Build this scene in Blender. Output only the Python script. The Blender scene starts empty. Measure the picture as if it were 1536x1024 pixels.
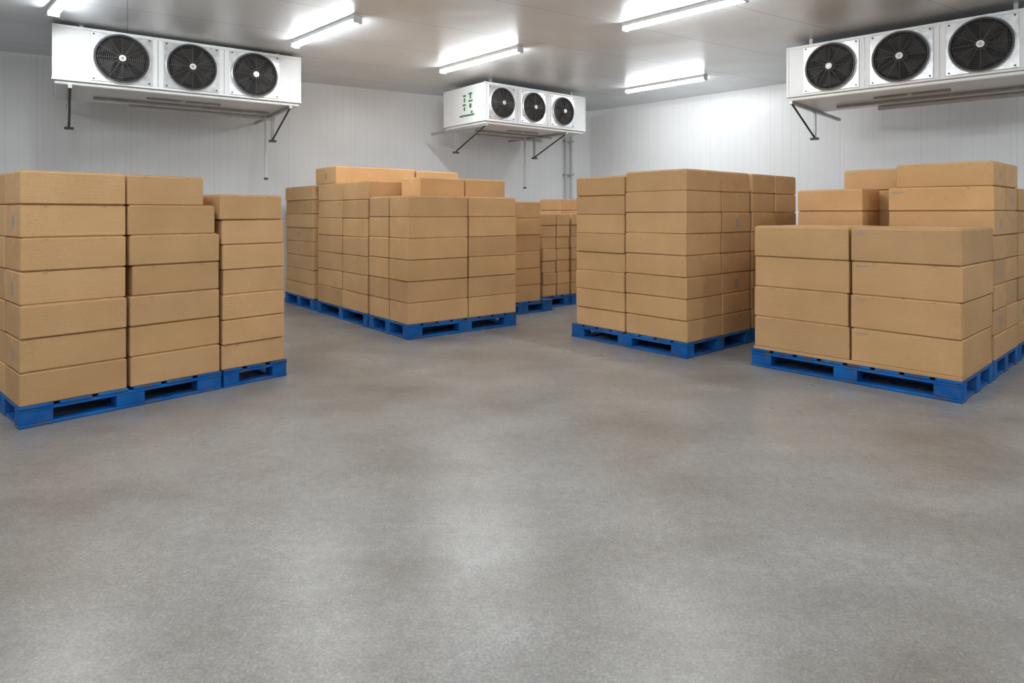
import bpy, math, random
from mathutils import Vector, Matrix
random.seed(7)
scene = bpy.context.scene
try:
    scene.view_settings.view_transform = 'Standard'
    scene.view_settings.look = 'None'
    scene.view_settings.exposure = 0.0
except Exception as e:
    print(e)

# ------------------------------------------------------------------ materials
def newmat(name):
    m = bpy.data.materials.new(name); m.use_nodes = True
    nt = m.node_tree
    b = nt.nodes["Principled BSDF"]
    return m, nt, b
def N(nt, t, **kw):
    n = nt.nodes.new(t)
    for k, v in kw.items():
        if k in n.inputs: n.inputs[k].default_value = v
        else: setattr(n, k, v)
    return n
def ramp(nt, fac, stops):
    r = nt.nodes.new('ShaderNodeValToRGB')
    e = r.color_ramp.elements
    e[0].position, e[0].color = stops[0][0], stops[0][1]
    e[1].position, e[1].color = stops[1][0], stops[1][1]
    for p, c in stops[2:]:
        x = e.new(p); x.color = c
    nt.links.new(fac, r.inputs[0]); return r
def g(v, a=1): return (v, v, v, a)
def mix(nt, typ, fac, a, b):
    m = nt.nodes.new('ShaderNodeMix'); m.data_type = 'RGBA'; m.blend_type = typ
    for sock, val in ((m.inputs[0], fac), (m.inputs[6], a), (m.inputs[7], b)):
        if hasattr(val, 'links'): nt.links.new(val, sock)
        else: sock.default_value = val
    return m.outputs[2]
def bump(nt, b, h, strength, dist):
    n = nt.nodes.new('ShaderNodeBump'); n.inputs['Strength'].default_value = strength
    n.inputs['Distance'].default_value = dist
    nt.links.new(h, n.inputs['Height']); nt.links.new(n.outputs[0], b.inputs['Normal'])
    return n

def simple(name, col, rough=0.5, metal=0.0, noise=0.08, scale=6):
    m, nt, b = newmat(name)
    tc = N(nt, 'ShaderNodeTexCoord'); no = N(nt, 'ShaderNodeTexNoise', Scale=scale, Detail=4.0)
    nt.links.new(tc.outputs['Object'], no.inputs['Vector'])
    lo = tuple(c*(1-noise) for c in col)+(1,); hi = tuple(min(1, c*(1+noise)) for c in col)+(1,)
    r = ramp(nt, no.outputs[0], [(0.3, lo), (0.7, hi)])
    nt.links.new(r.outputs[0], b.inputs['Base Color'])
    b.inputs['Roughness'].default_value = rough; b.inputs['Metallic'].default_value = metal
    return m

def mat_cardboard():
    m, nt, b = newmat('kraft_cardboard')
    tc = N(nt, 'ShaderNodeTexCoord')
    at = N(nt, 'ShaderNodeVertexColor'); at.layer_name = 'tint'
    n1 = N(nt, 'ShaderNodeTexNoise', Scale=2.2, Detail=5.0); nt.links.new(tc.outputs['Object'], n1.inputs['Vector'])
    n2 = N(nt, 'ShaderNodeTexNoise', Scale=200.0, Detail=2.0); nt.links.new(tc.outputs['Object'], n2.inputs['Vector'])
    r1 = ramp(nt, n1.outputs[0], [(0.25, (0.60, 0.355, 0.165, 1)), (0.75, (0.72, 0.445, 0.22, 1))])
    r2 = ramp(nt, n2.outputs[0], [(0.3, g(0.80)), (0.7, g(1.0))])
    c = mix(nt, 'MULTIPLY', 1.0, r1.outputs[0], r2.outputs[0])
    c = mix(nt, 'MULTIPLY', 1.0, c, at.outputs[0])
    nt.links.new(c, b.inputs['Base Color'])
    mp = N(nt, 'ShaderNodeMapping'); mp.inputs['Scale'].default_value = (3, 3, 60)
    nt.links.new(tc.outputs['Object'], mp.inputs[0])
    n3 = N(nt, 'ShaderNodeTexNoise', Scale=2.0, Detail=3.0); nt.links.new(mp.outputs[0], n3.inputs['Vector'])
    bump(nt, b, n3.outputs[0], 0.15, 0.01)
    b.inputs['Roughness'].default_value = 0.75
    b.inputs['Specular IOR Level'].default_value = 0.3
    return m
def mat_blue():
    m, nt, b = newmat('blue_painted_wood')
    tc = N(nt, 'ShaderNodeTexCoord')
    n1 = N(nt, 'ShaderNodeTexNoise', Scale=11.0, Detail=8.0, Roughness=0.7); nt.links.new(tc.outputs['Object'], n1.inputs['Vector'])
    n2 = N(nt, 'ShaderNodeTexNoise', Scale=3.5, Detail=3.0); nt.links.new(tc.outputs['Object'], n2.inputs['Vector'])
    base = ramp(nt, n2.outputs[0], [(0.35, (0.002, 0.080, 0.30, 1)), (0.65, (0.004, 0.150, 0.50, 1))])
    wear = ramp(nt, n1.outputs[0], [(0.50, g(0)), (0.56, g(0.85))])
    sx = N(nt, 'ShaderNodeSeparateXYZ'); nt.links.new(tc.outputs['Object'], sx.inputs[0])
    top = ramp(nt, sx.outputs[2], [(0.0, g(1.0)), (0.03, g(0.25)), (0.11, g(0.25)), (0.14, g(1.0))])
    wf = mix(nt, 'MULTIPLY', 1.0, wear.outputs[0], top.outputs[0])
    c = mix(nt, 'MIX', wf, base.outputs[0], (0.10, 0.080, 0.065, 1))
    nt.links.new(c, b.inputs['Base Color']); b.inputs['Roughness'].default_value = 0.6
    b.inputs['Specular IOR Level'].default_value = 0.25
    bump(nt, b, n1.outputs[0], 0.3, 0.01)
    return m
def mat_floor():
    m, nt, b = newmat('polished_concrete')
    tc = N(nt, 'ShaderNodeTexCoord'); O = tc.outputs['Object']
    def noise(s, d=5.0, r=0.55, vec=O):
        n = N(nt, 'ShaderNodeTexNoise', Scale=s, Detail=d, Roughness=r); nt.links.new(vec, n.inputs['Vector']); return n
    big = noise(0.9, 5.0, 0.58)
    r1 = ramp(nt, big.outputs[0], [(0.32, (0.225, 0.203, 0.178, 1)), (0.5, (0.292, 0.276, 0.256, 1)), (0.68, (0.345, 0.34, 0.33, 1))])
    mp = N(nt, 'ShaderNodeMapping'); mp.inputs['Rotation'].default_value = (0, 0, math.radians(43)); mp.inputs['Scale'].default_value = (0.8, 2.2, 1)
    nt.links.new(O, mp.inputs[0])
    st = noise(1.3, 4.0, 0.55, mp.outputs[0])
    r2 = ramp(nt, st.outputs[0], [(0.3, g(0.88)), (0.7, g(1.08))])
    c = mix(nt, 'MULTIPLY', 1.0, r1.outputs[0], r2.outputs[0])
    mid = noise(20, 4.0, 0.65)
    r3 = ramp(nt, mid.outputs[0], [(0.3, g(0.86)), (0.7, g(1.10))])
    c = mix(nt, 'MULTIPLY', 1.0, c, r3.outputs[0])
    fine = noise(85, 3.0, 0.75)
    r4 = ramp(nt, fine.outputs[0], [(0.35, g(0.74)), (0.65, g(1.16))])
    c = mix(nt, 'MULTIPLY', 1.0, c, r4.outputs[0])
    vo = N(nt, 'ShaderNodeTexVoronoi', Scale=50.0); nt.links.new(O, vo.inputs['Vector'])
    r5 = ramp(nt, vo.outputs['Distance'], [(0.08, g(0.4)), (0.16, g(0))])
    c = mix(nt, 'MIX', r5.outputs[0], c, (0.60, 0.59, 0.56, 1))
    nt.links.new(c, b.inputs['Base Color'])
    rr = ramp(nt, big.outputs[0], [(0.3, g(0.35)), (0.7, g(0.25))])
    nt.links.new(rr.outputs[0], b.inputs['Roughness'])
    b.inputs['Specular IOR Level'].default_value = 0.5
    bump(nt, b, mid.outputs[0], 0.20, 0.004)
    return m
def mat_wall():
    m, nt, b = newmat('insulated_white_panel')
    tc = N(nt, 'ShaderNodeTexCoord'); sx = N(nt, 'ShaderNodeSeparateXYZ'); nt.links.new(tc.outputs['Object'], sx.inputs[0])
    def groove(period, width):
        a = N(nt, 'ShaderNodeMath', operation='DIVIDE'); nt.links.new(sx.outputs[0], a.inputs[0]); a.inputs[1].default_value = period
        f = N(nt, 'ShaderNodeMath', operation='FRACT'); nt.links.new(a.outputs[0], f.inputs[0])
        s = N(nt, 'ShaderNodeMath', operation='SUBTRACT'); nt.links.new(f.outputs[0], s.inputs[0]); s.inputs[1].default_value = 0.5
        ab = N(nt, 'ShaderNodeMath', operation='ABSOLUTE'); nt.links.new(s.outputs[0], ab.inputs[0])
        return ramp(nt, ab.outputs[0], [(0.0, g(0)), (width/period, g(1))])
    g1 = groove(0.14, 0.012); g2 = groove(1.12, 0.012)
    n1 = N(nt, 'ShaderNodeTexNoise', Scale=1.3, Detail=5.0); nt.links.new(tc.outputs['Object'], n1.inputs['Vector'])
    base = ramp(nt, n1.outputs[0], [(0.3, (0.82, 0.83, 0.84, 1)), (0.7, (0.87, 0.88, 0.89, 1))])
    r1 = ramp(nt, g1.outputs[0], [(0, g(0.95)), (1, g(1))]); r2 = ramp(nt, g2.outputs[0], [(0, g(0.88)), (1, g(1))])
    c = mix(nt, 'MULTIPLY', 1.0, base.outputs[0], r1.outputs[0]); c = mix(nt, 'MULTIPLY', 1.0, c, r2.outputs[0])
    nt.links.new(c, b.inputs['Base Color'])
    mu = N(nt, 'ShaderNodeMath', operation='ADD'); nt.links.new(g1.outputs[0], mu.inputs[0]); nt.links.new(g2.outputs[0], mu.inputs[1])
    n2 = N(nt, 'ShaderNodeTexNoise', Scale=5.0, Detail=2.0); nt.links.new(tc.outputs['Object'], n2.inputs['Vector'])
    ad = N(nt, 'ShaderNodeMath', operation='ADD'); nt.links.new(mu.outputs[0], ad.inputs[0]); nt.links.new(n2.outputs[0], ad.inputs[1])
    bump(nt, b, ad.outputs[0], 0.25, 0.005)
    b.inputs['Roughness'].default_value = 0.30
    return m
def mat_ceiling():
    m, nt, b = newmat('metal_ceiling_panel')
    tc = N(nt, 'ShaderNodeTexCoord')
    n1 = N(nt, 'ShaderNodeTexNoise', Scale=1.1, Detail=5.0); nt.links.new(tc.outputs['Object'], n1.inputs['Vector'])
    base = ramp(nt, n1.outputs[0], [(0.3, (0.68, 0.71, 0.74, 1)), (0.7, (0.78, 0.81, 0.84, 1))])
    mp = N(nt, 'ShaderNodeMapping'); mp.inputs['Rotation'].default_value = (0, 0, math.radians(-31)); nt.links.new(tc.outputs['Object'], mp.inputs[0])
    br = N(nt, 'ShaderNodeTexBrick', Scale=1.0); br.offset = 0.0
    br.inputs['Mortar Size'].default_value = 0.006; br.inputs['Brick Width'].default_value = 30; br.inputs['Row Height'].default_value = 1.15
    nt.links.new(mp.outputs[0], br.inputs['Vector'])
    jr = ramp(nt, br.outputs['Fac'], [(0.0, g(1)), (1.0, g(0.6))])
    c = mix(nt, 'MULTIPLY', 1.0, base.outputs[0], jr.outputs[0])
    nt.links.new(c, b.inputs['Base Color'])
    b.inputs['Roughness'].default_value = 0.36; b.inputs['Metallic'].default_value = 0.3
    n2 = N(nt, 'ShaderNodeTexNoise', Scale=1.6, Detail=2.0); nt.links.new(tc.outputs['Object'], n2.inputs['Vector'])
    bump(nt, b, n2.outputs[0], 0.25, 0.03)
    return m
def mat_emit(name, col, s):
    m, nt, b = newmat(name)
    b.inputs['Base Color'].default_value = (0.9, 0.9, 0.9, 1)
    b.inputs['Emission Color'].default_value = col; b.inputs['Emission Strength'].default_value = s
    return m
CARD = mat_cardboard(); BLUE = mat_blue(); FLOOR = mat_floor(); WALL = mat_wall(); CEIL = mat_ceiling()
TUBE = mat_emit('led_diffuser', (0.93, 0.975, 1.0, 1), 82.0)
WHITE = simple('white_powder_coat', (0.78, 0.79, 0.79), 0.35, 0, 0.04, 3)
GALV = simple('galvanised_plate', (0.72, 0.73, 0.74), 0.3, 0.6, 0.18, 14)
DARK = simple('fan_recess_shade', (0.010, 0.010, 0.011), 0.8)  # near-black colour paints the shade inside the fan openings
BLADE = simple('fan_blade_plastic', (0.018, 0.017, 0.017), 0.6)
WIRE = simple('guard_wire', (0.09, 0.082, 0.076), 0.5, 0.2)
HUB = simple('hub_sticker', (0.7, 0.7, 0.68), 0.4)
STEEL = simple('bracket_steel', (0.42, 0.43, 0.44), 0.4, 0.6, 0.15, 10)
IRON = simple('dark_iron', (0.06, 0.06, 0.065), 0.5, 0.4)
GREEN = simple('green_print', (0.03, 0.17, 0.09), 0.5)
LABEL = simple('grey_print_label', (0.34, 0.29, 0.25), 0.6, 0, 0.15, 40)
PIPE = simple('pvc_pipe', (0.62, 0.63, 0.64), 0.4)

# ------------------------------------------------------------------ mesh builder
class MB:
    def __init__(s): s.v = []; s.f = []; s.m = []; s.c = []
    def add(s, vs, fs, mi, col=1.0):
        o = len(s.v); s.v += [tuple(p) for p in vs]
        for f in fs: s.f.append([o+i for i in f]); s.m.append(mi); s.c.append(col)
    def box(s, x0, x1, y0, y1, z0, z1, mi, M=None, bev=0.0, col=1.0):
        if x0 > x1: x0, x1 = x1, x0
        if y0 > y1: y0, y1 = y1, y0
        if bev <= 0:
            vs = [Vector((x, y, z)) for z in (z0, z1) for x, y in ((x0, y0), (x1, y0), (x1, y1), (x0, y1))]
            fs = [(3, 2, 1, 0), (4, 5, 6, 7), (0, 1, 5, 4), (1, 2, 6, 5), (2, 3, 7, 6), (3, 0, 4, 7)]
        else:
            b = min(bev, (x1-x0)/3, (y1-y0)/3, (z1-z0)/3)
            vs = []; idx = {}
            lo = (x0, y0, z0); hi = (x1, y1, z1)
            for sx in (0, 1):
                for sy in (0, 1):
                    for sz in (0, 1):
                        for ax in range(3):
                            p = [(hi if q else lo)[k] for k, q in enumerate((sx, sy, sz))]
                            for k, q in enumerate((sx, sy, sz)):
                                if k != ax: p[k] += -b if q else b
                            idx[(sx, sy, sz, ax)] = len(vs); vs.append(Vector(p))
            fs = []
            for ax in range(3):
                o = [k for k in range(3) if k != ax]
                for q in (0, 1):
                    ring = []
                    for a, bb in ((0, 0), (1, 0), (1, 1), (0, 1)):
                        k = [0, 0, 0]; k[ax] = q; k[o[0]] = a; k[o[1]] = bb; ring.append(idx[(k[0], k[1], k[2], ax)])
                    fs.append(ring)
                for a in (0, 1):
                    for bb in (0, 1):
                        k0 = [0, 0, 0]; k0[o[0]] = a; k0[o[1]] = bb; k1 = k0[:]; k0[ax] = 0; k1[ax] = 1
                        fs.append([idx[(*k0, o[0])], idx[(*k1, o[0])], idx[(*k1, o[1])], idx[(*k0, o[1])]])
            for sx in (0, 1):
                for sy in (0, 1):
                    for sz in (0, 1):
                        fs.append([idx[(sx, sy, sz, a)] for a in range(3)])
            cen = Vector(((x0+x1)/2, (y0+y1)/2, (z0+z1)/2)); out = []
            for f in fs:
                n = (vs[f[1]]-vs[f[0]]).cross(vs[f[2]]-vs[f[0]])
                mid = sum((vs[i] for i in f), Vector())/len(f)
                out.append(f if n.dot(mid-cen) > 0 else f[::-1])
            fs = out
        if M is not None: vs = [M @ p for p in vs]
        s.add(vs, fs, mi, col)
    def cyl(s, p0, p1, r, mi, seg=12, r1=None):
        p0 = Vector(p0); p1 = Vector(p1); r1 = r if r1 is None else r1
        d = (p1-p0).normalized(); a = d.orthogonal().normalized(); b = d.cross(a)
        vs = []
        for p, rr in ((p0, r), (p1, r1)):
            for i in range(seg):
                t = 2*math.pi*i/seg; vs.append(p+a*math.cos(t)*rr+b*math.sin(t)*rr)
        fs = [[i, (i+1) % seg, seg+(i+1) % seg, seg+i] for i in range(seg)]+[list(range(seg))[::-1], list(range(seg, 2*seg))]
        s.add(vs, fs, mi)
    def ring(s, c, r, t, mi, seg=36, ts=6, sq=1.0):   # torus, axis Y
        vs = []; fs = []
        for i in range(seg):
            a = 2*math.pi*i/seg
            for j in range(ts):
                q = 2*math.pi*j/ts; rr = r+t*math.cos(q)
                vs.append(Vector((c[0]+rr*math.cos(a), c[1]+t*sq*math.sin(q), c[2]+rr*math.sin(a))))
        for i in range(seg):
            for j in range(ts):
                fs.append([i*ts+j, i*ts+(j+1) % ts, ((i+1) % seg)*ts+(j+1) % ts, ((i+1) % seg)*ts+j])
        s.add(vs, fs, mi)
    def obj(s, name, mats, loc=(0, 0, 0), rz=0.0, parent=None, recalc=True):
        me = bpy.data.meshes.new(name); me.from_pydata(s.v, [], s.f); me.update()
        for m in mats: me.materials.append(m)
        for p, mi in zip(me.polygons, s.m): p.material_index = mi
        ca = me.color_attributes.new('tint', 'FLOAT_COLOR', 'CORNER')
        for p, c in zip(me.polygons, s.c):
            cc = (c, c, c, 1) if not isinstance(c, tuple) else (*c, 1)
            for li in p.loop_indices: ca.data[li].color = cc
        o = bpy.data.objects.new(name, me); scene.collection.objects.link(o)
        o.location = loc; o.rotation_euler = (0, 0, rz)
        if parent: o.parent = parent
        if recalc:
            import bmesh
            bm = bmesh.new(); bm.from_mesh(me); bmesh.ops.recalc_face_normals(bm, faces=bm.faces); bm.to_mesh(me); bm.free()
        return o

# ------------------------------------------------------------------ room shell
H = 3.6
P0 = Vector((1.682, 13.80)); P1 = Vector((-11.9, 5.76)); P2 = Vector((-2.5, -6.2)); P3 = Vector((12.6, 2.88))
def slab(name, z0, z1, mat):
    pts = [P0, P1, P2, P3]; c = sum(pts, Vector((0, 0)))/4
    pts = [p+(p-c).normalized()*0.12 for p in pts]
    mb = MB()
    vs = [(p.x, p.y, z) for z in (z0, z1) for p in pts]
    mb.add(vs, [(0, 1, 2, 3), (7, 6, 5, 4)]+[[i, (i+1) % 4, 4+(i+1) % 4, 4+i] for i in range(4)], 0)
    return mb.obj(name, [mat])
slab('floor', -0.15, 0.0, FLOOR); slab('ceiling', H, H+0.12, CEIL)
def wall(name, A, B):
    d = B-A; L = d.length; ang = math.atan2(d.y, d.x)
    mb = MB(); mb.box(0, L, 0, 0.1, 0, H, 0)
    mb.obj(name, [WALL], (A.x, A.y, 0), ang)
wall('wall_back_left', P1, P0); wall('wall_back_right', P0, P3); wall('wall_front_right', P3, P2); wall('wall_front_left', P2, P1)

# ------------------------------------------------------------------ pallets + boxes
class Frame:
    def __init__(s, x, y, ux, uy, left=False):
        s.o = Vector((x, y, 0)); s.u = Vector((ux, uy, 0)).normalized()
        s.rz = math.atan2(s.u.y, s.u.x)
        s.sg = -1 if left else 1
def pallet(fr, a0, a1, b0, b1, h, nblk=3):
    mb = MB(); sg = fr.sg; th = 0.022*h/0.144; bh = 0.02*h/0.144
    J = lambda: random.uniform(-0.004, 0.004)
    W = a1-a0; D = b1-b0
    def bx(x0, x1, y0, y1, z0, z1, c=1.0): mb.box(x0, x1, sg*y0, sg*y1, z0, z1, 0, bev=0.004, col=c)
    bw = 0.19 if nblk > 2 else 0.13
    nb = nblk
    xs = [a0+(W-bw)*i/(nb-1) for i in range(nb)]
    ys = [b0+(D-0.13)*i/2 for i in range(3)]
    for y in ys:                       # bottom boards + blocks + stringer boards
        bx(a0, a1, y+J(), y+0.13+J(), 0.0, bh)
        bx(a0, a1, y+0.003, y+0.127, h-2*th, h-th)
        for x in xs: bx(x+0.002, x+bw-0.002, y+0.004, y+0.126, bh, h-2*th)
    for x in xs: bx(x+0.01, x+bw-0.01, b0+0.12, b1-0.12, 0.0015, bh-0.001)
    n = max(3, int(W/0.19)); w = W/n-0.03
    for i in range(n):
        x = a0+(W-w)*i/(n-1); bx(x, x+w, b0+J(), b1+J(), h-th, h)
    return mb.obj('blue_pallet', [BLUE], fr.o, fr.rz)
def one_box(mb, sg, a0, a1, b0, b1, z0, z1, label=0):
    g_ = 0.004
    ca, cb = (a0+a1)/2, sg*(b0+b1)/2
    jr = math.radians(random.uniform(-0.55, 0.55))
    M = Matrix.Translation((ca+random.uniform(-.004, .004), cb+random.uniform(-.007, .007), 0)) @ Matrix.Rotation(jr, 4, 'Z')
    hx = (a1-a0)/2-g_; hy = abs(b1-b0)/2-g_
    t = random.uniform(0.85, 1.05); col = (t, t*random.uniform(.975, 1.0), t*random.uniform(.94, 1.0))
    notch_shade = tuple(c*0.55 for c in col); ft = 0.008; top = z1-0.0007; rc = 0.014
    lt = tuple(c*1.12 for c in col)
    # body
    mb.box(-hx, hx, -hy, hy, z0, top-ft, 0, M, 0.006, col)
    # closing flaps (slightly recessed from the sides) with the slit between them
    fx = hx-rc; fy = hy-rc
    if hx >= hy:
        mb.box(-fx, fx, -fy, -0.003, top-ft-.001, top, 0, M, 0.0015, col); mb.box(-fx, fx, 0.003, fy, top-ft-.001, top, 0, M, 0.0015, col)
        mb.box(-fx+0.02, fx-0.02, -0.025, 0.025, top-0.0005, top+0.0006, 0, M, 0, lt)
    else:
        mb.box(-fx, -0.003, -fy, fy, top-ft-.001, top, 0, M, 0.0015, col); mb.box(0.003, fx, -fy, fy, top-ft-.001, top, 0, M, 0.0015, col)
        mb.box(-0.025, 0.025, -fy+0.02, fy-0.02, top-0.0005, top+0.0006, 0, M, 0, lt)
    for q in (-1, 1):
        if hx >= hy: mb.box(q*hx-0.0005, q*hx+0.0006, -0.025, 0.025, top-0.055, top-0.016, 0, M, 0, lt)
    # thumb notches near the top edge: thin patches, inner shade painted as darker tint
    if random.random() < 0.5:
        for s_ in (-1, 1):
            for q in (-1, 1):
                x = s_*hx*0.55; y = q*hy
                mb.box(x-0.012, x+0.012, y-q*0.004, y+q*0.0006, top-0.020, top-0.015, 0, M, 0, notch_shade)
    # printed marks
    if label:
        yy = -sg*hy
        if label == 1:
            mb.box(hx-0.13, hx-0.03, yy, yy-sg*0.0008, z1-0.045, z1-0.037, 1, M); mb.box(hx-0.10, hx-0.03, yy, yy-sg*0.0008, z1-0.060, z1-0.055, 1, M)
            zc = (z0+z1)/2
            mb.box(-hx-0.0008, -hx, -0.05, 0.03, zc-0.02, zc-0.012, 1, M)
        else:
            xx = -hx; zc = (z0+z1)/2
            mb.box(xx-0.0008, xx, -0.045, 0.02, zc-0.055, zc+0.03, 1, M)
def stack(fr, cols, name='cardboard_box_stack'):
    """cols: (a0,a1,b0,b1,z0,h,layers,[label],[first layer])"""
    mb = MB()
    for c in cols:
        a0, a1, b0, b1, z0, h, n = c[:7]; lab = c[7] if len(c) > 7 else 0.15
        k0 = c[8] if len(c) > 8 else 0
        for k in range(k0, n):
            sh = random.uniform(-.006, .006)
            L = 0
            if random.random() < lab: L = random.choice((1, 2))
            one_box(mb, fr.sg, a0+max(sh, 0)*1.0, a1+min(sh, 0), b0, b1, z0+h*k, z0+h*(k+1), L)
    return mb.obj(name, [CARD, LABEL], fr.o, fr.rz)

# --- A : near left
FA = Frame(-3.187, 4.135, .664, .748)
pa = .142
pallet(FA, 0, 1.31, 0, 1.0, pa)
pallet(FA, 1.325, 1.87, 0, 1.0, pa, 2)
mb = MB()
hA = (1.684-pa)/7
c1 = [(0.0, .634), (0, .63), (0, .628), (0.005, .63), (0, .622), (0, .622), (0, .62)]
c2 = [(.652, 1.30), (.645, 1.295), (.645, 1.295), (.665, 1.295), (.64, 1.29), (.635, 1.262), (.632, 1.18)]
for k in range(7):
    for (b0, b1) in ((0.0, .42), (.43, .985)):
        one_box(mb, 1, *c1[k], b0, b1, pa+hA*k, pa+hA*(k+1), 2 if k % 2 == 1 and b0 == 0 else 0)
        one_box(mb, 1, *c2[k], b0+(.012 if k in (5, 6) else 0), b1, pa+hA*k, pa+hA*(k+1), 0)
mb.obj('cardboard_box_stack', [CARD, LABEL], FA.o, FA.rz)
hA2 = (1.554-pa)/7
mb = MB()
for k in range(7):
    a0 = [1.315, 1.315, 1.315, 1.325, 1.31, 1.31, 1.285][k]; a1 = [1.86, 1.85, 1.85, 1.855, 1.85, 1.845, 1.82][k]
    for (b0, b1) in ((0.0, .42), (.43, .985)):
        one_box(mb, 1, a0, a1, b0, b1, pa+hA2*k, pa+hA2*(k+1), 2 if k == 6 and b0 == 0 else 0)
mb.obj('cardboard_box_stack', [CARD, LABEL], FA.o, FA.rz)

# --- C : centre-left
FC = Frame(-1.149, 7.07, .781, .625)
pc = .165; hC = .2395
pallet(FC, 0, 1.546, 0, .97, pc)
stack(FC, [(0, .81, 0, .45, pc, hC, 6, 0), (.82, 1.546, 0, .45, pc, hC, 6, 0), (0, .81, .46, .96, pc, hC, 6, 0), (.82, 1.546, .46, .96, pc, hC, 6, 0),
           (.43, 1.08, .47, .95, pc, hC, 7, 0, 6), (1.085, 1.74, .47, .95, pc, hC, 7, 0, 6)])
# --- B : behind C
hB = .235
FB = Frame(FC.o.x, FC.o.y, .781, .625)
pallet(FB, 0, 1.546, 1.0, 2.60, pc)
stack(FB, [(0, .75, 1.0, 1.74, pc, hB, 7, .3), (.76, 1.5, 1.0, 1.74, pc, hB, 7, 0),
           (0, .75, 1.76, 2.58, pc, .235, 7, .3), (.76, 1.5, 1.76, 2.58, pc, .235, 7, 0),
           (0.02, 1.24, 1.98, 2.70, pc, .235, 8, 1, 7), (1.25, 2.0, 1.98, 2.56, pc+.235*7-.22*7, .22, 8, 0, 7)])
# --- B' : furthest left
pallet(FB, 0.0, 1.2, 2.75, 3.9, pc)
stack(FB, [(0.0, .6, 2.76, 3.88, pc, .205, 8, .3), (.61, 1.2, 2.76, 3.88, pc, .205, 8, 0)])
# --- F, G, Hh : behind C towards the corner
pallet(FC, 1.62, 2.72, .62, 1.72, pc)
stack(FC, [(1.72, 2.50, .63, 1.18, pc, .234, 6, 0), (1.72, 2.50, 1.19, 1.7, pc, .234, 6, 0)])
pallet(FC, 2.74, 3.30, .85, 1.95, pc, 2)
stack(FC, [(2.74, 3.02, .86, 1.4, pc, .1765, 7, 0), (3.03, 3.30, .86, 1.4, pc, .1765, 7, 0), (2.74, 3.30, 1.41, 1.93, pc, .1765, 7, 0)])
pallet(FC, 3.32, 4.4, .85, 1.95, pc)
stack(FC, [(3.33, 3.86, .86, 1.4, pc, .1765, 7, 0), (3.87, 4.4, .86, 1.4, pc, .1765, 7, 0), (3.62, 4.4, 1.41, 1.93, pc, .184, 8, 0)])

# --- D : centre-right
FD = Frame(1.6825, 6.165, -.653, .757, left=True)
pd = .148; hD = .211
pallet(FD, -0.01, 1.525, -.01, 1.21, pd)
stack(FD, [(0, .755, 0, .63, pd, hD, 8, 0), (.765, 1.47, 0, .63, pd, .207, 8, 0), (0, .755, .64, 1.20, pd, hD, 8, .3), (.765, 1.47, .64, 1.2, pd, hD, 8, 0)])
pallet(FD, -0.01, 1.525, 1.23, 2.30, pd)
stack(FD, [(0, .755, 1.24, 1.745, pd, hD, 8, .4), (.765, 1.47, 1.24, 1.745, pd, hD, 8, 0), (0, .755, 1.755, 2.27, pd, hD, 8, .4), (.765, 1.47, 1.755, 2.27, pd, hD, 8, 0)])

# --- E : near right
FE = Frame(3.31, 4.70, -.671, .742, left=True)
pe = .16
pallet(FE, 0, 1.64, 0, .95, pe)
mb = MB()
mb.box(0.005, 1.615, -0.0, -.935, pe, pe+.030, 0, None, .003, .93)
for k in range(4):
    for a0, a1 in ((0, .775), (.787, 1.61)):
        one_box(mb, -1, a0, a1, 0, .94, pe+.03+.274*k, pe+.03+.274*(k+1), 1 if (a0 == 0) else 0)
mb.obj('cardboard_box_stack', [CARD, LABEL], FE.o, FE.rz)
pallet(FE, 0, 1.69, .98, 1.94, pe)
hE = .211
stack(FE, [(0, .81, 1.0, 1.46, pe, hE, 7, .7), (1.03, 1.66, 1.0, 1.46, pe, hE, 7, 0), (0, .81, 1.47, 1.93, pe, hE, 8, .7), (.82, 1.66, 1.47, 1.93, pe, hE, 7, 0),
           (0, .745, 1.0, 1.46, pe, hE, 8, 1, 7), (.82, 1.38, 1.47, 1.93, pe, hE, 8, .5, 7)])
pallet(FE, 0, 1.69, 1.97, 2.93, pe)
stack(FE, [(0, .81, 1.98, 2.44, pe, hE, 7, .5), (.82, 1.66, 1.98, 2.44, pe, hE, 7, 0), (0, .81, 2.45, 2.92, pe, hE, 7, .5), (.82, 1.66, 2.45, 2.92, pe, hE, 7, 0)])

# ------------------------------------------------------------------ LED battens
def batten(x0, y0, x1, y1):
    d = Vector((x1-x0, y1-y0)); L = d.length; mb = MB()
    mb.box(0, L, -.055, .055, -.042, 0, 1, bev=.004)
    seg = 10; vs = []; fs = []
    for x in (0.02, L-.02):
        for i in range(seg+1):
            t = math.pi*i/seg; vs.append(Vector((x, .045*math.cos(t), -.042-.04*math.sin(t))))
    fs = [[i, i+1, seg+2+i, seg+1+i] for i in range(seg)]
    mb.add(vs, fs, 0)
    for xa, xb in ((0, .02), (L-.02, L)): mb.box(xa, xb, -.055, .055, -.085, -.03, 1, bev=.004)
    mb.obj('ceiling_light_batten', [TUBE, WHITE], (x0, y0, H), math.atan2(d.y, d.x))
for q in [(-1.06, 9.69, .114, 8.42), (-2.78, 8.19, -1.713, 7.12), (1.304, 7.45, 2.343, 6.39), (2.02, 11.28, 3.08, 10.17), (-4.93, 6.88, -3.88, 5.83),
          (-.2, 4.2, .85, 3.1), (-2.9, 3.5, -1.85, 2.45), (3.6, 3.9, 4.65, 2.85), (-1.2, .9, -.15, -.15), (1.9, 1.2, 2.95, .15), (-5.6, 3.5, -4.55, 2.45), (6.6, 5.2, 7.65, 4.15), (-3.4, -.6, -2.35, -1.65), (.6, -2.0, 1.65, -3.05)]:
    batten(*q)

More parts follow.
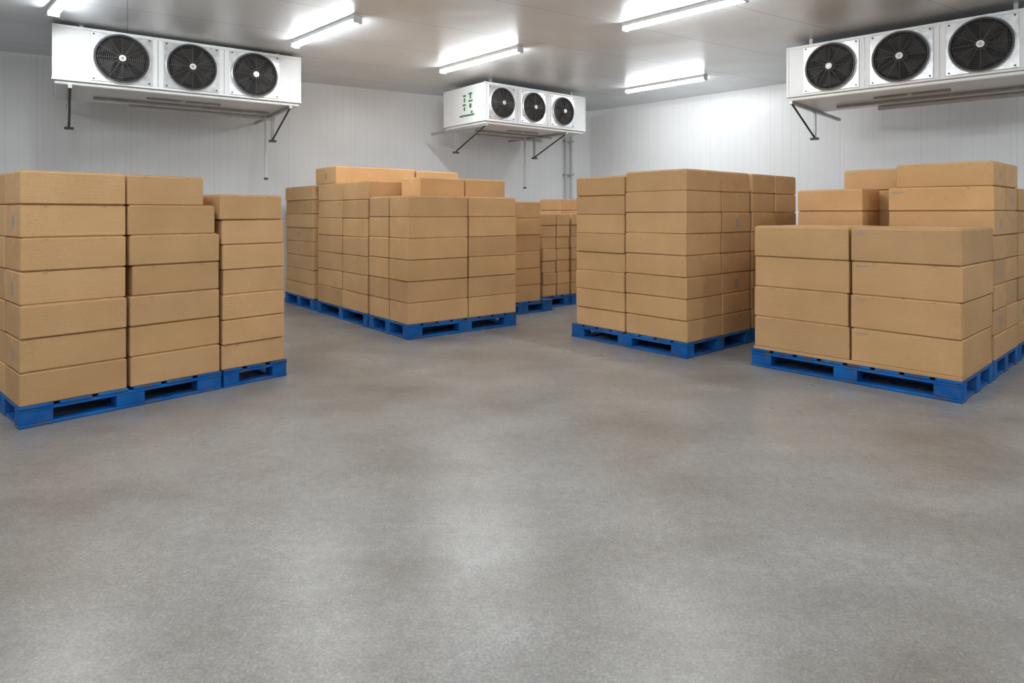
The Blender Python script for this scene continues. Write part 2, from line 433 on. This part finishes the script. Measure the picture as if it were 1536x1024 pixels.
# ------------------------------------------------------------------ evaporators
def evaporator(x, y, dx, dy, W, ztop, hh, depth, fans, fr_, wall_gap, marks=False, pipe_x=None, br=(.12, .88)):
    """local x along the fan face, local +y goes back to the wall, z down from ztop"""
    rz = math.atan2(dy, dx); mb = MB()
    M = {'w': 0, 'g': 1, 'd': 2, 'b': 3, 'r': 4, 'h': 5, 's': 6, 'i': 7, 'n': 8, 'p': 9}
    zt = 0; zb = -hh
    mb.box(0, W, 0.0, depth, zb+.05, zt, M['w'], bev=.008)
    mb.box(-.006, W+.006, -.012, depth+.006, zb+.03, zb+.055, M['w'], bev=.004)
    mb.box(.02, W-.02, .02, depth-.02, zb-.012, zb+.03, M['w'], bev=.01)
    mb.box(.0, W, -.008, .03, zt-.03, zt+.004, M['w'], bev=.004)
    for xx in (0, W-.03): mb.box(xx, xx+.03, -.008, .03, zb+.05, zt, M['w'], bev=.003)
    zc = zt-(hh-.05)/2-.01; R = fr_
    edges = [0]+[(fans[i]+fans[i+1])/2 for i in range(len(fans)-1)]+[W]
    for e in edges[1:-1]: mb.box(e-.003, e+.003, -.004, .01, zb+.055, zt-.03, M['s'])
    for fx in fans:
        S = R*1.10
        mb.box(fx-S, fx+S, -.012, .01, max(zc-S, zb+.06), min(zc+S, zt-.035), M['g'], bev=.003)
        mb.cyl((fx, -.016, zc), (fx, -.012, zc), R*.985, M['d'], 40)  # flat disc over the plate, recess shade painted on, no hollow behind
        mb.ring((fx, -.02, zc), R, .010, M['g'], 44, 8, 2.2)
        mb.ring((fx, -.035, zc), R*.955, .012, M['i'], 44, 6, 1.4)
        for k in range(5):                                   # fan blades
            a = 2*math.pi*k/5+.3+fx; vs = []
            n = 5
            for i in range(n+1):
                r = R*(.2+.7*i/n); da = .18+.33*(i/n)
                for s_, yy in ((-1, -.020), (1, -.034)):
                    t = a+s_*da+.25*i/n
                    vs.append(Vector((fx+r*math.cos(t), yy, zc+r*math.sin(t))))
            mb.add(vs, [[2*i, 2*i+1, 2*i+3, 2*i+2] for i in range(n)], M['b'])
        mb.cyl((fx, -.02, zc), (fx, -.055, zc), R*.24, M['b'], 24)
        for k in range(1, 12):                               # guard wires
            rr = R*(.14+.072*k); dome = -.075+.035*(rr/R)**2
            mb.ring((fx, dome, zc), rr, .0025, M['r'], 36, 4)
        for k in range(12):
            a = 2*math.pi*k/12
            q = [(R*.12, -.075), (R*.55, -.066), (R*1.0, -.036)]
            for (r0, y0), (r1, y1) in zip(q, q[1:]):
                mb.cyl((fx+r0*math.cos(a), y0, zc+r0*math.sin(a)), (fx+r1*math.cos(a), y1, zc+r1*math.sin(a)), .003, M['r'], 5)
        mb.cyl((fx, -.072, zc), (fx, -.082, zc), R*.13, M['h'], 20)
        mb.cyl((fx, -.082, zc), (fx, -.084, zc), R*.06, M['s'], 12)
        for sx in (-1, 1):
            for sz in (-1, 1):
                mb.cyl((fx+sx*S*.9, -.012, zc+sz*min(S*.9, (hh/2-.07))), (fx+sx*S*.9, -.02, zc+sz*min(S*.9, (hh/2-.07))), .01, M['i'], 8)
    for xx in (W*.1, W*.9):
        for yy in (.15, depth-.15): mb.box(xx-.02, xx+.02, yy-.02, yy+.02, 0, H-ztop, M['s'])
    for f in br:
        xx = W*f
        mb.box(xx-.02, xx+.02, .0, depth+wall_gap, zb-.05, zb-.012, M['s'])
        mb.box(xx-.018, xx+.018, depth*.72, depth*.72+.035, zb-.42, zb-.05, M['s'])
        mb.cyl((xx, .06, zb-.05), (xx, depth*.72, zb-.39), .013, M['i'], 8)
        mb.box(xx-.05, xx+.05, depth*.72-.01, depth*.72+.045, zb-.43, zb-.40, M['i'])
    mb.cyl((W*.15, depth*.6, zb-.035), (W*.92, depth*.6, zb-.035), .020, M['s'], 10)
    mb.cyl((W*.35, depth*.35, zb-.025), (W*.66, depth*.35, zb-.025), .014, M['s'], 10)
    mb.cyl((W*.3, depth*.97, zb-.04), (W*.99, depth*.97, zb-.04), .028, M['p'], 12)
    mb.cyl((W*.5, depth*.35, zb), (W*.5, depth*.35, zb-.04), .03, M['p'], 12)
    if pipe_x is not None:
        mb.cyl((pipe_x, depth*.9, zb-.0), (pipe_x, depth*.9, zb-.95), .022, M['p'], 12)
        mb.cyl((pipe_x, depth*.9, zb-.95), (pipe_x, depth*.9, zb-.98), .03, M['i'], 12)
    if marks:
        for (ya, yb, za, zb2) in ((.34, .44, -.12, -.15), (.37, .41, -.15, -.22), (.33, .45, -.24, -.27), (.36, .42, -.30, -.37), (.52, .60, -.14, -.17), (.54, .58, -.19, -.26), (.52, .61, -.29, -.32), (.54, .58, -.34, -.40), (.28, .70, -.47, -.50), (.33, .38, -.42, -.46)):
            mb.box(-.002, .0, ya, yb, za, zb2, M['n'])
    return mb.obj('evaporator_cooling_unit', [WHITE, GALV, DARK, BLADE, WIRE, HUB, STEEL, IRON, GREEN, PIPE], (x, y, ztop), rz)
evaporator(-5.205, 7.24, .816, .578, 2.80, 3.55, .66, 1.25, (.68, 1.434, 2.19), .287, .70, pipe_x=2.62, br=(.06, .95))
evaporator(-.435, 10.18, .776, .630, 2.275, 3.50, .65, 1.2, (.34, 1.02, 1.70), .245, .45, marks=True, pipe_x=1.75, br=(.02, .80))
evaporator(3.50, 8.16, .735, -.678, 2.55, 3.50, .66, 1.25, (.525, 1.27, 2.015), .287, .8, br=(.02, .97))

# conduit on the wall near the corner
mb = MB()
mb.cyl((0, 0, 1.0), (0, 0, 3.2), .025, 0, 12); mb.cyl((.14, 0, .9), (.14, 0, 3.2), .025, 0, 12)
for z in (1.5, 2.2, 2.9): mb.box(-.05, .19, -.03, .05, z, z+.03, 1)
mb.obj('wall_conduit_pipe', [PIPE, STEEL], (P0.x-.55, P0.y-.39, 0), math.atan2(.5093, .8605))

# ------------------------------------------------------------------ world + camera
w = bpy.data.worlds.new('World'); scene.world = w; w.use_nodes = True
w.node_tree.nodes['Background'].inputs[0].default_value = (.8, .85, .9, 1); w.node_tree.nodes['Background'].inputs[1].default_value = .2
cd = bpy.data.cameras.new('camera'); cam = bpy.data.objects.new('camera', cd); scene.collection.objects.link(cam)
cam.location = (0, 0, 1.4); cam.rotation_euler = (math.radians(90), 0, 0)
cd.sensor_width = 36; cd.lens = 22.5; cd.shift_y = -0.125; cd.clip_end = 100
scene.camera = cam
